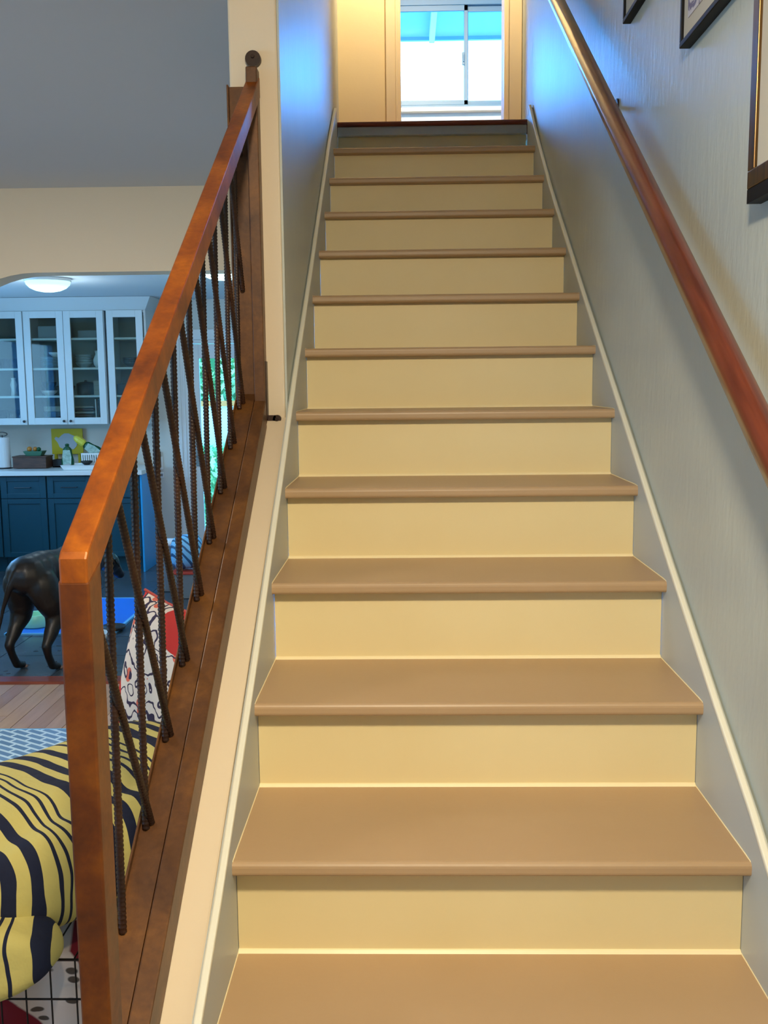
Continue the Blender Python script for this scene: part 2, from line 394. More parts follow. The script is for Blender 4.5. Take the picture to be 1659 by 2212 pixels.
# walls along the stairs
struct('wall_left', MB().box((-.614, 1.73, 0), (-.482, 4.3, 5.3)).box((-.614, 1.16, CEIL+.02), (-.482, 1.73, 5.3)), 'wall_cream', 'cream end of the wall left of the stairs', 'wall', bevel=.006)
struct('wall_stair_left', MB().box((-.482, 1.733, 0), (XL, 4.3, 5.3)).box((-.482, 1.28, CEIL+.22), (XL, 1.733, 5.3)), 'wall_grey', 'grey plaster wall left of the upper steps', 'wall')
struct('wall_right', BX((.478, -3.1, 0), (.62, 4.6, 5.3)), 'wall_grey', 'grey plaster wall right of the stairs', 'wall')
CAPC = .422; CM = .637
capz = lambda y, c=CAPC: c + CM*y
struct('wall_knee', MB().prism([(-.42, 0), (1.731, 0), (1.731, capz(1.731)), (-.42, capz(-.42))], -.614, -.478), 'wall_cream', 'low cream wall with a sloping top under the rusty railing', 'wall', bevel=.004)
# landing and upper room
lf = struct('floor_landing', BX((-.476, 13*D_+.05, ZL-.06), (.478, 4.3, ZL-.001)), 'red_wood', 'wooden floor of the upper landing', 'floor')
struct('floor_upper', BX((-2.2, 4.3, ZL-.06), (2.2, 6.6, ZL-.001)), 'red_wood', 'floor of the upstairs room', 'floor')
OX0, OX1, OZ = -.149, .384, ZL+2.03
struct('wall_landing', MB().box((-.9, 4.3, 2.6), (OX0, 4.42, 5.3)).box((OX1, 4.3, 2.6), (.9, 4.42, 5.3)).box((OX0, 4.3, OZ), (OX1, 4.42, 5.3)), 'wall_upper', 'warm cream wall at the top of the stairs', 'wall')
struct('wall_upper_left', BX((-2.3, 4.42, 2.6), (-2.2, 6.6, 5.3)), 'wall_upper', 'left wall of the upstairs room', 'wall')
struct('wall_upper_right', BX((2.2, 4.42, 2.6), (2.3, 6.6, 5.3)), 'wall_upper', 'right wall of the upstairs room', 'wall')
WX0, WX1, WZ0, WZ1 = -.21, 1.90, 3.625, 4.40  # right end widened out of view to throw more blue on the walls
VX0, VX1 = -1.60, -.40  # opening for the added unseen window
struct('wall_upper_back', MB().box((-2.3, 6.5, 2.6), (VX0, 6.62, 5.3)).box((WX1, 6.5, 2.6), (2.3, 6.62, 5.3)).box((VX0, 6.5, 2.6), (VX1, 6.62, WZ0)).box((VX0, 6.5, WZ1), (VX1, 6.62, 5.3)).box((VX1, 6.5, 2.6), (WX0, 6.62, 5.3)).box((WX0, 6.5, 2.6), (WX1, 6.62, WZ0)).box((WX0, 6.5, WZ1), (WX1, 6.62, 5.3)), 'kitchen_wall', 'pale wall around the upstairs window', 'wall')
# door casing
dc = sempty('door_1', 'cream door casing at the top of the stairs', 'door frame')
for nm, x0, x1 in (('casing', OX0-.078, OX0), ('casing', OX1, .476)):
    c = obj(nm, MB().box((x0, 4.275, ZL), (x1, 4.30, OZ+.08)), 'trim_casing', dc, bevel=.004)
    s_ = 1 if x0 < 0 else -1
    xa = x1-.022 if x0 < 0 else x0+.018
    obj('bead', BX((xa-.006, 4.268, ZL), (xa+.006, 4.276, OZ)), 'trim_casing', c, bevel=.002)
obj('head_casing', BX((OX0-.078, 4.275, OZ), (.476, 4.30, OZ+.08)), 'trim_casing', dc, bevel=.004)
# upstairs sliding window
wi = sempty('window_1', 'upstairs sliding window, two panes in view and two added', 'window')
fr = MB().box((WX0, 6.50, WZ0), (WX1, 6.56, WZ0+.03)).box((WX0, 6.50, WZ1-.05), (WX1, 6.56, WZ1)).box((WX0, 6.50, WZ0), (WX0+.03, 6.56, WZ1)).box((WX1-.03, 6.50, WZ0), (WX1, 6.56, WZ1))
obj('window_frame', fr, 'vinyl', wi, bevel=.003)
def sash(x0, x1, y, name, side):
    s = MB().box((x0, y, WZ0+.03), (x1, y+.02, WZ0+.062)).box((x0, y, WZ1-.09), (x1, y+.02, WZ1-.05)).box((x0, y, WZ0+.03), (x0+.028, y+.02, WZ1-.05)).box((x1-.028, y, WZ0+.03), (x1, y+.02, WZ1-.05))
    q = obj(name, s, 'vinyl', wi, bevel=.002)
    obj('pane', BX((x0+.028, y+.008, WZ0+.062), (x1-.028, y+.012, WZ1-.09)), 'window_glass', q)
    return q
sash(WX0+.03, .342, 6.505, 'sash', 0); sash(.318, .86, 6.528, 'sash', 1); sash(.84, 1.38, 6.505, 'sash', 1); sash(1.36, WX1-.03, 6.528, 'sash', 1)  # the two rightmost sashes are added, hidden from the camera
w4 = sempty('window_4_added', 'added unseen upstairs window left of the landing doorway', 'window')  # added out of view so blue daylight reaches the stair walls
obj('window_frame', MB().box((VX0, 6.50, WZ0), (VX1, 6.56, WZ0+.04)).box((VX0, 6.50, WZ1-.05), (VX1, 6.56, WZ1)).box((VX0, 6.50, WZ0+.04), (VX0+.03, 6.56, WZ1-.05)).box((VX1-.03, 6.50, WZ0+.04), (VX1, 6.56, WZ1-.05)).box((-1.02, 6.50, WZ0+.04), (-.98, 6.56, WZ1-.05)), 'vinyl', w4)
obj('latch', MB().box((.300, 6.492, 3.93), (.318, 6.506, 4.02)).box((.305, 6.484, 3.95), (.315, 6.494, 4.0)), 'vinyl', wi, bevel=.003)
obj('window_sill', BX((WX0-.05, 6.44, WZ0-.03), (WX1+.05, 6.50, WZ0)), 'trim_white', wi, bevel=.004)
ev = thing('roof_eave', 'pale blue eave with exposed rafters outside the upstairs window', 'eave')
obj('soffit', BX((-3, 6.63, 4.50), (3, 7.60, 4.53)), 'eave', ev)
obj('fascia', BX((-3, 7.60, 4.472), (3, 7.63, 4.62)), 'eave', ev)
for k in range(-3, 4):
    x = .11+k*.66
    obj('rafter', BX((x-.022, 6.63, 4.435), (x+.022, 7.56, 4.50)), 'rafter', ev)

# ------------------------------------------------------------------ the staircase
st = thing('staircase', 'painted wooden staircase with tan treads and cream risers', 'staircase')
for k in range(-1, 13):
    y, z = nose(k); T = .027
    prof = [(y+D_+.045, z), (y+D_+.045, z-T)]
    for cy_, cz_, r_, a0 in ((y+.008, z-T+.008, .008, -PI/2), (y+.010, z-.010, .010, -PI)):
        for i in range(5):
            a = a0 - i*PI/8; prof.append((cy_+r_*math.cos(a), cz_+r_*math.sin(a)))
    tr = obj('tread', MB().prism(prof, -.4605, .4605), 'tread', st)
    # caulk line along both ends and at the riser behind
    for s_ in (-1, 1):
        xx = s_*.4605
        obj('caulk_bead', MB().tube([(xx, y+.006, z-T+.003), (xx, y+.0015, z-T/2), (xx, y+.007, z-.001), (xx, y+.03, z+.0005), (xx, y+D_+.036, z+.0005)], .0016, 6), 'caulk', tr)
    obj('riser_bead', MB().prism([(y+D_+.0315, z), (y+D_+.039, z), (y+D_+.039, z+.006), (y+D_+.036, z+.005)], -.4600, .4600), 'caulk', tr)
for k in range(-1, 14):
    y, z = nose(k)
    top = z-.027 if k < 13 else z-.022
    rw = BX((-.4595, y+.039, z-H+(.0 if k > -1 else 0)), (.4595, y+.050, top))
    obj('riser', rw, 'riser' if k < 13 else 'riser', st)
y, z = nose(13)
obj('landing_nosing', MB().prism([(y+.12, z), (y+.12, z-.022), (y+.01, z-.022), (y+.002, z-.016), (y, z-.010), (y+.003, z-.003), (y+.01, z)], -.4605, .4605), 'red_wood', st)
obj('cove_strip', MB().prism([(y+.037, z-.022), (y+.018, z-.022), (y+.018, z-.062), (y+.030, z-.066), (y+.037, z-.066)], -.4605, .4605), 'skirt', st, bevel=.002)
TL = [(-.42, .235), (.30, .645), (.50, .753), (.72, .885), (1.0, 1.060), (1.47, 1.375), (1.83, 1.625), (2.4, 1.990), (3.45, 2.685), (3.84, 2.915)]
TR = [(-.42, .235), (.20, .585), (.53, .783), (.62, .845), (.84, .973), (1.21, 1.195), (1.65, 1.470), (2.39, 1.925), (3.14, 2.400), (3.60, 2.725), (3.84, 2.915)]
for s_, x0, x1 in ((-1, -.4757, -.4605), (1, .4605, .4777)):
    low = lambda y: max(.0, Z0+SL*y-.45)
    TZ = TL if s_ < 0 else TR
    pr = [(-.42, 0), (.42, 0), (3.90, 2.30), (3.90, 2.88)] + TZ[::-1]
    obj('skirt_board', MB().prism(pr, min(x0, x1), max(x0, x1)), 'skirt', st)
    xa, xb = (-.4720, -.4590) if s_ < 0 else (.4590, .4720)
    obj('skirt_cap', MB().prism(TZ + [(3.875, ZL+.005), (3.89, ZL+.005), (3.862, 2.934)] + [(a, b_+.013) for a, b_ in TZ[::-1]], xa, xb), 'trim_white', st, bevel=.003)

# ------------------------------------------------------------------ wooden handrail on the right wall
hr = thing('handrail', 'dark varnished wooden handrail fixed along the right wall', 'handrail')
hz = lambda y: 1.205+.66*y
prof = []
for i in range(20):
    a = 2*PI*i/20; c, s_ = math.cos(a), math.sin(a)
    r = .030 if s_ > -.2 else .027
    if abs(s_) < .35 and s_ < .2: r *= .90
    prof.append((r*.86*c, r*1.02*s_))
ang = math.atan(.66); cn, sn = math.cos(ang), math.sin(ang)
mb = MB(); n = len(prof)
ys = [-.35 + i*.18 for i in range(21)]
vs_ = []
for y in ys:
    for a, b_ in prof: vs_.append((.408+a, y - b_*sn, hz(y)+b_*cn))
mb.add(vs_, [(i*n+k, i*n+(k+1) % n, (i+1)*n+(k+1) % n, (i+1)*n+k) for i in range(len(ys)-1) for k in range(n)] + [tuple(range(n)), tuple((len(ys)-1)*n+k for k in range(n))])
obj('rail', mb, 'rail_wood', hr, smooth=True)
for y in (-.1, 1.93, 3.1):
    z = hz(y)
    b1 = obj('bracket',
             MB().tube([(.478, y, z-.075), (.455, y, z-.078), (.425, y, z-.066), (.408, y, z-.045), (.408, y, z-.024)], .006, 10), 'bolt', hr, smooth=True)
    obj('wall_plate', MB().tube([(.4785, y, z-.075), (.473, y, z-.075)], .022, 16), 'bolt', b1)

# ------------------------------------------------------------------ rusty railing
rl = thing('stair_railing', 'rusty orange-brown steel railing with crossed rebar bars on the low wall', 'railing')
tx0, tx1 = -.564, -.529
y0r, y1r = .106, 1.715
pr = [(y0r, 1.345+CM*y0r-.004), (y0r+.006, 1.345+CM*(y0r+.006)), (y1r, 1.345+CM*y1r), (y1r, 1.290+CM*y1r), (y0r+.050, 1.290+CM*(y0r+.050)), (y0r, 1.290+CM*(y0r+.03))]
obj('top_rail', MB().prism(pr, tx0, tx1), 'rust', rl, bevel=.003)
obj('newel_post', MB().prism([(y0r, capz(y0r)), (y0r+.050, capz(y0r+.050)), (y0r+.050, 1.300+CM*(y0r+.050)), (y0r, 1.300+CM*(y0r+.02))], tx0-.002, tx1+.001), 'rust_brown_shaded', rl, bevel=.003)
obj('end_post', BX((-.562, 1.680, capz(1.70)), (-.532, 1.728, 1.36+CM*1.72)), 'rust_mid', rl, bevel=.003)
obj('end_post', MB().box((-.616, 1.712, capz(1.70)+.08), (-.564, 1.728, 1.33+CM*1.70)).box((-.616, 1.69, capz(1.70)+.08), (-.611, 1.712, 1.33+CM*1.70)), 'rust_mid', rl, bevel=.002)
obj('bottom_rail', MB().prism([(.145, capz(.145)+.004), (1.68, capz(1.68)+.004), (1.68, capz(1.68)+.080), (.145, capz(.145)+.080)], -.562, -.529), 'rust_mid', rl, bevel=.003)
# bar channel: a flat web with a raised far flange
ch = MB().prism([(.145, capz(.145)+.001), (1.712, capz(1.712)+.001), (1.712, capz(1.712)+.078), (.145, capz(.145)+.078)], -.612, -.563)
ch.prism([(.145, capz(.145)+.078), (1.712, capz(1.712)+.078), (1.712, capz(1.712)+.092), (.145, capz(.145)+.092)], -.613, -.609)
obj('bar_channel', ch, 'rust_mid', rl, bevel=.001)
def rebar(*ps, r=.0062):
    pts, rs = [], []
    for a, b_ in zip(ps[:-1], ps[1:]):
        a, b_ = Vector(a), Vector(b_); nseg = max(1, int((b_-a).length/.0075))
        for i in range(nseg):
            for t, q in ((0, .90), (.35, 1.12), (.6, 1.12)):
                pts.append(a.lerp(b_, (i+t)/nseg)); rs.append(r*q)
    pts.append(Vector(ps[-1])); rs.append(r*.9)
    return MB().tube(pts, rs, 8)
BC = .500
for k in range(9):
    y = .400+.156*k
    yt = y + .0
    if y < 1.66:
        obj('baluster', rebar((-.599, y, BC+CM*y), (-.593, y, 1.17+CM*y), (-.566, y, 1.285+CM*y)), 'rust_shaded', rl, smooth=True)
for k in range(11):
    yf = .566+.158*k; yt = yf-.357
    a = Vector((-.592, yf, BC+CM*yf)); b_ = Vector((-.584, yt+.058, 1.17+CM*(yt+.058)))
    if yf > 1.70:
        t = (1.700-yf)/(yt+.058-yf); a = a.lerp(b_, t)
    if yt > 1.66: continue
    obj('baluster', rebar(a, b_, (-.566, yt+.01, 1.285+CM*(yt+.01))), 'rust_shaded', rl, smooth=True)
lug = obj('wall_lug', MB().box((-.535, 1.715, 1.508), (-.508, 1.729, 1.530)).tube([(-.505, 1.715, 1.519), (-.505, 1.7295, 1.519)], .012, 16).box((-.5335, 1.70, 1.52), (-.5295, 1.729, 1.68)), 'rust_shaded', rl)
obj('bolt', MB().tube([(-.505, 1.709, 1.519), (-.505, 1.716, 1.519)], .005, 8), 'bolt', lug)
lug = obj('wall_lug', MB().tube([(-.546, 1.712, 2.485), (-.546, 1.7295, 2.485)], .021, 20), 'rust_shaded', rl)
obj('bolt', MB().tube([(-.546, 1.706, 2.490), (-.546, 1.713, 2.490)], .005, 8), 'bolt', lug)

# ------------------------------------------------------------------ pictures on the right wall
def picture(label, y0, z0, wd, ht, fw, fd, fmat, matw, pmat, frame_side='black'):
    t = thing('framed_picture', label, 'picture', (.478, y0, z0))
    # local: y runs from 0 (far lower corner) towards the camera (negative), x out of the wall negative
    f = MB()
    f.box((-fd, -wd, 0), (0, 0, fw)).box((-fd, -wd, ht-fw), (0, 0, ht)).box((-fd, -fw, fw), (0, 0, ht-fw)).box((-fd, -wd, fw), (0, -wd+fw, ht-fw))
    obj('frame', f, fmat, t, bevel=.0015)
    obj('mat_board', BX((-fd+.006, -wd+fw, fw), (-.004, -fw, ht-fw)), 'canvas', t)
    obj('print', BX((-fd+.004, -wd+fw+matw, fw+matw), (-fd+.0062, -fw-matw, ht-fw-matw)), pmat, t)
    return t
picture('farthest black framed picture beside the handrail top', 1.783, 2.579, .40, .52, .012, .022, 'black', .035, 'print_brown')
picture('middle black framed picture with a violet flower drawing', 1.199, 2.326, .40, .52, .012, .024, 'black', .035, 'print_violet')
t3 = picture('large bronze framed picture with a cream mat at the right edge', .731, 1.942, .60, .75, .030, .026, 'bronze', .14, 'print_brown')
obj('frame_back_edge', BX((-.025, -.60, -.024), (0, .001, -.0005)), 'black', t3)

# ------------------------------------------------------------------ kitchen shell
KC = 2.40
struct('ceiling_kitchen', BX((-4.3, 4.335, KC), (-.5, 8.2, KC+.1)), 'kitchen_ceiling', 'pale blue-lit kitchen ceiling', 'ceiling')
struct('wall_kitchen_right', BX((-.62, 4.3, 0), (-.5, 8.2, KC)), 'kitchen_wall', 'kitchen wall on the right', 'wall')
DX0, DX1 = -2.13, -1.22
struct('wall_kitchen_back', MB().box((-4.3, 8.0, 0), (DX0, 8.12, KC)).box((DX1, 8.0, 0), (-.5, 8.12, KC)).box((DX0, 8.0, 2.04), (DX1, 8.12, KC)), 'kitchen_wall', 'pale kitchen wall behind the worktop', 'wall')
struct('wall_kitchen_left', MB().box((-4.3, 4.335, 0), (-4.2, 4.9, KC)).box((-4.3, 7.0, 0), (-4.2, 8.0, KC)).box((-4.3, 4.9, 0), (-4.2, 7.0, .95)).box((-4.3, 4.9, 2.15), (-4.2, 7.0, KC)), 'kitchen_wall', 'left kitchen wall', 'wall')
wk = sempty('window_2_added', 'added unseen kitchen window in the left wall', 'window')  # added out of view, its daylight rakes the cabinet fronts
obj('window_frame', MB().box((-4.28, 4.9, .95), (-4.22, 7.0, 1.0)).box((-4.28, 4.9, 2.10), (-4.22, 7.0, 2.15)).box((-4.28, 4.9, 1.0), (-4.22, 4.95, 2.1)).box((-4.28, 6.95, 1.0), (-4.22, 7.0, 2.1)).box((-4.28, 5.92, 1.0), (-4.22, 5.98, 2.1)), 'vinyl', wk)
# glazed back door
dr = sempty('door_2', 'white kitchen door with a tall glass pane showing the garden', 'door')
dd = MB().box((DX0+.04, 8.02, .01), (DX0+.10, 8.06, 2.0)).box((DX1-.10, 8.02, .01), (DX1-.04, 8.06, 2.0)).box((DX0+.10, 8.02, .01), (DX1-.10, 8.06, .24)).box((DX0+.10, 8.02, 1.87), (DX1-.10, 8.06, 2.0))
obj('door_leaf', dd, 'white_enamel', dr, bevel=.003)
obj('pane', BX((DX0+.10, 8.035, .24), (DX1-.10, 8.041, 1.87)), 'window_glass', dr)
obj('door_frame', MB().box((DX0, 8.0, 0), (DX0+.035, 8.12, 2.04)).box((DX1-.035, 8.0, 0), (DX1, 8.12, 2.04)).box((DX0+.035, 8.0, 2.005), (DX1-.035, 8.12, 2.04)), 'white_enamel', dr, bevel=.002)
obj('casing', MB().box((DX0-.10, 7.975, 0), (DX0, 8.0, 2.04)).box((DX0-.085, 7.965, 0), (DX0-.065, 7.976, 2.04)).box((DX0-.04, 7.968, 0), (DX0-.025, 7.976, 2.04)), 'white_enamel', dr, bevel=.002)
obj('casing', BX((DX1, 7.975, 0), (DX1+.09, 8.0, 2.04)), 'white_enamel', dr, bevel=.002)
obj('head_casing', BX((DX0-.10, 7.97, 2.04), (DX1+.09, 8.0, 2.13)), 'white_enamel', dr, bevel=.002)
hd = obj('door_handle', MB().box((-2.085, 8.0, .88), (-2.050, 8.02, 1.10)), 'steel', dr, bevel=.004)
obj('lever', MB().tube([(-2.068, 8.0, .97), (-2.068, 7.965, .97), (-1.97, 7.965, .97)], .009, 10), 'steel', hd, smooth=True)
# lamps
def dome(label, x, y):
    t = thing('ceiling_light', label, 'ceiling light', (x, y, KC))
    pr = [(.168, -.001), (.168, -.028)]
    obj('rim', MB().lathe([(.150, 0), (.165, 0), (.165, -.022), (.150, -.022)], n=32), 'white_enamel', t, smooth=True)
    obj('lamp_shade', MB().lathe([(.160, -.022), (.152, -.045), (.128, -.068), (.09, -.085), (.045, -.094), (.002, -.097)], n=32), 'lamp_glass', t, smooth=True)
    pl_ = bpy.data.lights.new('bulb', 'POINT'); pl_.energy = 9; pl_.color = (.80, .95, 1.0); pl_.shadow_soft_size = .12
    po = bpy.data.objects.new('bulb', pl_); COL.objects.link(po); po.parent = t; po.location = (0, 0, -.20)
    return t
dome('white dome ceiling light over the kitchen, left of the two', -2.72, 6.15)
dome('white dome ceiling light seen between the railing bars', -1.33, 5.50)

# ------------------------------------------------------------------ kitchen cabinets
def upper(label, x0, x1, doors, knobs):
    t = thing('wall_cabinet', label, 'cabinet', (x0, 7.65, 1.29))
    W_ = x1-x0; hh = .995; dp = .345
    b = MB().box((0, .02, 0), (.018, dp, hh)).box((W_-.018, .02, 0), (W_, dp, hh)).box((.018, .02, 0), (W_-.018, dp, .018)).box((.018, .02, hh-.018), (W_-.018, dp, hh))
    obj('body', b, 'cab_white', t)
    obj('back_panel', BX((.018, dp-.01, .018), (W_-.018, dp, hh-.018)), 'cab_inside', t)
    for z in (.25, .495, .755):
        obj('shelf', BX((.019, .024, z-.012), (W_-.019, dp-.012, z+.006)), 'cab_white', t)
    for (a, b_), kx in zip(doors, knobs):
        a -= x0; b_ -= x0; s = .060
        dfr = MB().box((a, 0, 0), (a+s, .02, hh)).box((b_-s, 0, 0), (b_, .02, hh)).box((a+s, 0, 0), (b_-s, .02, s)).box((a+s, 0, hh-s), (b_-s, .02, hh))
        d = obj('door', dfr, 'cab_white', t, bevel=.002)
        obj('pane', BX((a+s, .009, s), (b_-s, .012, hh-s)), 'cabinet_glass', d)
        obj('knob', MB().tube([(kx-x0, -.001, .03), (kx-x0, -.012, .03), (kx-x0, -.014, .03), (kx-x0, -.024, .03)], [.005, .005, .012, .010], 12), 'knob', d, smooth=True)
    return t
upper('white glass-fronted wall cabinet at the left edge holding glasses', -4.19, -3.505, [(-4.185, -3.85), (-3.845, -3.507)], [-3.88, -3.53])
upper('white double wall cabinet with plates and dark bowls behind glass', -3.500, -2.785, [(-3.497, -3.145), (-3.141, -2.788)], [-3.172, -3.112])
upper('single white glass-door wall cabinet half hidden by the top rail', -2.765, -2.415, [(-2.760, -2.440)], [-2.73])
cr = thing('crown_moulding', 'white flared crown moulding along the wall cabinet tops', 'moulding')
obj('profile', MB().add([(-4.2, 7.665, 2.285), (-2.415, 7.665, 2.285), (-2.415, 8.0, 2.285), (-4.2, 8.0, 2.285), (-4.2, 7.58, 2.397), (-2.345, 7.58, 2.397), (-2.345, 8.0, 2.397), (-4.2, 8.0, 2.397)],
    [(0, 3, 2, 1), (4, 5, 6, 7), (0, 1, 5, 4), (1, 2, 6, 5), (2, 3, 7, 6), (3, 0, 4, 7)]), 'cab_white', cr)
def base(label, x0, x1):
    t = thing('base_cabinet', label, 'cabinet', (x0, 7.38, 0))
    W_ = x1-x0
    obj('body', BX((0, .02, .13), (W_, .615, .858)), 'cab_teal', t)
    obj('toe_kick', BX((0, .07, 0), (W_, .60, .13)), 'cab_teal', t)
    def front(nm, z0, z1):
        g = .004; s = .055
        b = MB().box((g, 0, z0), (g+s, .02, z1)).box((W_-g-s, 0, z0), (W_-g, .02, z1)).box((g+s, 0, z0), (W_-g-s, .02, z0+s*.75)).box((g+s, 0, z1-s*.75), (W_-g-s, .02, z1)).box((g+s, .010, z0+s*.7), (W_-g-s, .02, z1-s*.7))
        return obj(nm, b, 'cab_teal', t, bevel=.002)
    f = front('drawer', .660, .850)
    obj('handle', MB().tube([(W_/2-.07, 0, .755), (W_/2-.07, -.022, .755), (W_/2+.07, -.022, .755), (W_/2+.07, 0, .755)], .004, 8), 'knob', f)
    f = front('door', .14, .652)
    return t
base('dark teal base cabinet at the left end behind the dog', -4.15, -3.68)
base('dark teal base cabinet under the wooden box', -3.676, -3.270)
base('dark teal base cabinet under the green bottle', -3.266, -2.865)
base('dark teal base cabinet at the right end of the worktop', -2.861, -2.45)
tag(obj('worktop', BX((-4.19, 7.335, .860), (-2.415, 7.998, .900)), 'counter', bevel=.004), 'white stone worktop above the teal cabinets', 'worktop')
tag(obj('end_panel', BX((-2.448, 7.38, 0), (-2.430, 7.995, .858)), 'panel_daylit', bevel=.002), 'panel coloured by blue daylight closing the right end of the base cabinets', 'panel')

# things in the wall cabinets
def lathe_thing(name, prof, mat, loc, label, cat, group=None, n=20):
    o = obj(name, MB().lathe(prof, n=n), mat, smooth=True, loc=loc); tag(o, label, cat, group); return o
SH = [1.29+.018, 1.29+.256, 1.29+.501, 1.29+.761]
plate_prof = [(.06, 0), (.065, .004), (.118, .016), (.121, .020), (.116, .021), (.06, .010), (.002, .010)]
for k in range(7):
    lathe_thing('plate', plate_prof, 'dish_grey', (-3.30, 7.83, SH[2]+.001+k*.0125), 'blue-grey plate in the stack below the white bowl behind cabinet glass', 'plate', 'stacked dinner plates')
bowl = lambda r, h: [(r*.45, 0), (r*.5, .004), (r*.85, h*.55), (r, h), (r*.96, h), (r*.8, h*.55), (r*.4, .01), (.002, .008)]
lathe_thing('bowl', bowl(.065, .04), 'white_enamel', (-3.28, 7.83, SH[2]+.100), 'small white bowl on top of the plate stack', 'bowl')
for k in range(4):
    lathe_thing('bowl', bowl(.075, .05), 'dish_grey', (-3.03, 7.83, SH[2]+.001+k*.022), 'blue-grey bowl nested in the stack left of the white pitcher', 'bowl', 'nested grey bowls')
p = lathe_thing('pitcher', [(.035, 0), (.052, .03), (.055, .07), (.034, .12), (.040, .15), (.036, .15), (.03, .12), (.002, .02)], 'white_enamel', (-2.885, 7.82, SH[2]+.001), 'white pitcher at the right on the second shelf', 'pitcher')
obj('handle', MB().tube([(.05, 0, .05), (.075, 0, .07), (.075, 0, .11), (.038, 0, .13)], .006, 8), 'white_enamel', p, smooth=True)
lathe_thing('bowl', bowl(.07, .075), 'dark_pot', (-3.36, 7.84, SH[1]+.046), 'black bowl resting on a white one', 'bowl')
lathe_thing('bowl', bowl(.075, .045), 'white_enamel', (-3.36, 7.83, SH[1]+.001), 'low white bowl under the black bowl', 'bowl')
lathe_thing('bowl', bowl(.084, .085), 'dark_pot', (-3.197, 7.80, SH[1]+.001), 'wide dark bowl in the middle of the third shelf', 'bowl')
sp = thing('cooking_pot', 'black lidded pot standing on the third shelf behind glass', 'pot', (-3.02, 7.82, SH[1]+.001))
obj('pot_body', MB().lathe([(.078, 0), (.082, .01), (.082, .10), (.077, .10), (.077, .012), (.002, .012)]), 'dark_pot', sp, smooth=True)
obj('lid', MB().lathe([(.083, .10), (.083, .104), (.05, .116), (.012, .120), (.012, .132), (.002, .134)]), 'dark_pot', sp, smooth=True)
for k in range(3):
    tag(obj('food_box', BX((-.055, -.06, 0), (.055, .06, .042)), 'beige_box', loc=(-2.88, 7.83, SH[1]+.001+k*.0425), bevel=.002), 'beige box in the small stack of three right of the black pot', 'box', 'beige boxes')
for k in range(3):
    tag(obj('storage_box', BX((-.12+.004*k, -.10, 0), (.12-.004*k, .10, .046)), 'navy' if k < 2 else 'beige_box', loc=(-3.27, 7.83, SH[0]+.002+k*.047), bevel=.003), ['navy box at the bottom of the stack on the lowest shelf', 'navy box second from the bottom of the lowest shelf', 'beige box on top of the two navy boxes'][k], 'box')
for k in range(6):
    tag(obj('tray', BX((-.085, -.09, 0), (.085, .09, .014)), 'beige_box' if k % 2 else 'walnut', loc=(-3.02, 7.83, SH[0]+.002+k*.025), bevel=.002), 'flat tray in the stack left of the upright boards' + (' (pale)' if k % 2 else ' (brown)'), 'tray', 'stacked pale trays' if k % 2 else 'stacked brown trays')
for k in range(3):
    tag(obj('serving_board', BX((-.004, -.09, 0), (.004, .09, .20)), ('white_enamel', 'dark_pot', 'white_enamel')[k], loc=(-2.915+k*.022, 7.83, SH[0]+.002)), ('white upright board nearest the trays', 'black upright board between two white ones', 'white upright board on the right of the black one')[k], 'board')
lathe_thing('mug', [(.03, 0), (.034, .004), (.034, .07), (.031, .07), (.030, .006), (.002, .006)], 'mint', (-2.825, 7.76, SH[0]+.002), 'pale green mug in the corner of the lowest shelf', 'mug')
tag(obj('baking_tin', MB().box((-.12, -.11, 0), (.12, .11, .11)), 'foil', loc=(-3.28, 7.84, SH[3]+.001), bevel=.006), 'grey tin box on the top shelf', 'box')
tag(obj('baking_tin', MB().box((-.10, -.10, 0), (.10, .10, .07)), 'foil', loc=(-2.95, 7.85, SH[3]+.001), bevel=.006), 'low grey tin on the top shelf right of the taller tin', 'box')
glassp = [(.026, 0), (.030, .004), (.034, .11), (.032, .11), (.028, .008), (.002, .008)]
for i, x in enumerate((-3.78, -3.70, -3.62)):
    lathe_thing('drinking_glass', glassp, 'cup_glass', (x, 7.80, SH[0]+.002), 'clear drinking glass on the lowest shelf at the left edge', 'glass', 'glasses on the lowest shelf', 14)
for i, x in enumerate((-3.80, -3.725, -3.65, -3.575)):
    lathe_thing('tumbler', [(.028, 0), (.031, .004), (.034, .085), (.031, .085), (.028, .008), (.002, .008)], 'navy', (x, 7.80, SH[2]+.001), 'dark blue tumbler in the row at the left edge', 'tumbler', 'dark tumblers in a row', 14)
lathe_thing('vase', [(.028, 0), (.022, .06), (.03, .10), (.018, .14), (.022, .16), (.019, .16), (.002, .02)], 'white_enamel', (-3.67, 7.80, SH[1]+.001), 'slim white vase on the third shelf at the left edge', 'vase')
tag(obj('roasting_tin', MB().box((-.12, -.11, 0), (.12, .11, .10)), 'dark_pot', loc=(-2.59, 7.83, SH[1]+.001), bevel=.008), 'dark roasting tin beside the top rail', 'tin')
for k in range(3):
    lathe_thing('glass_bowl', bowl(.075, .05), 'cup_glass', (-2.60, 7.83, SH[2]+.001+k*.018), 'clear glass bowl stacked in the single cabinet', 'bowl', 'clear glass bowls')
lathe_thing('mug', [(.03, 0), (.034, .004), (.034, .08), (.031, .08), (.030, .006), (.002, .006)], 'beige_box', (-2.66, 7.78, SH[0]+.002), 'beige mug on the lowest shelf of the single cabinet', 'mug')

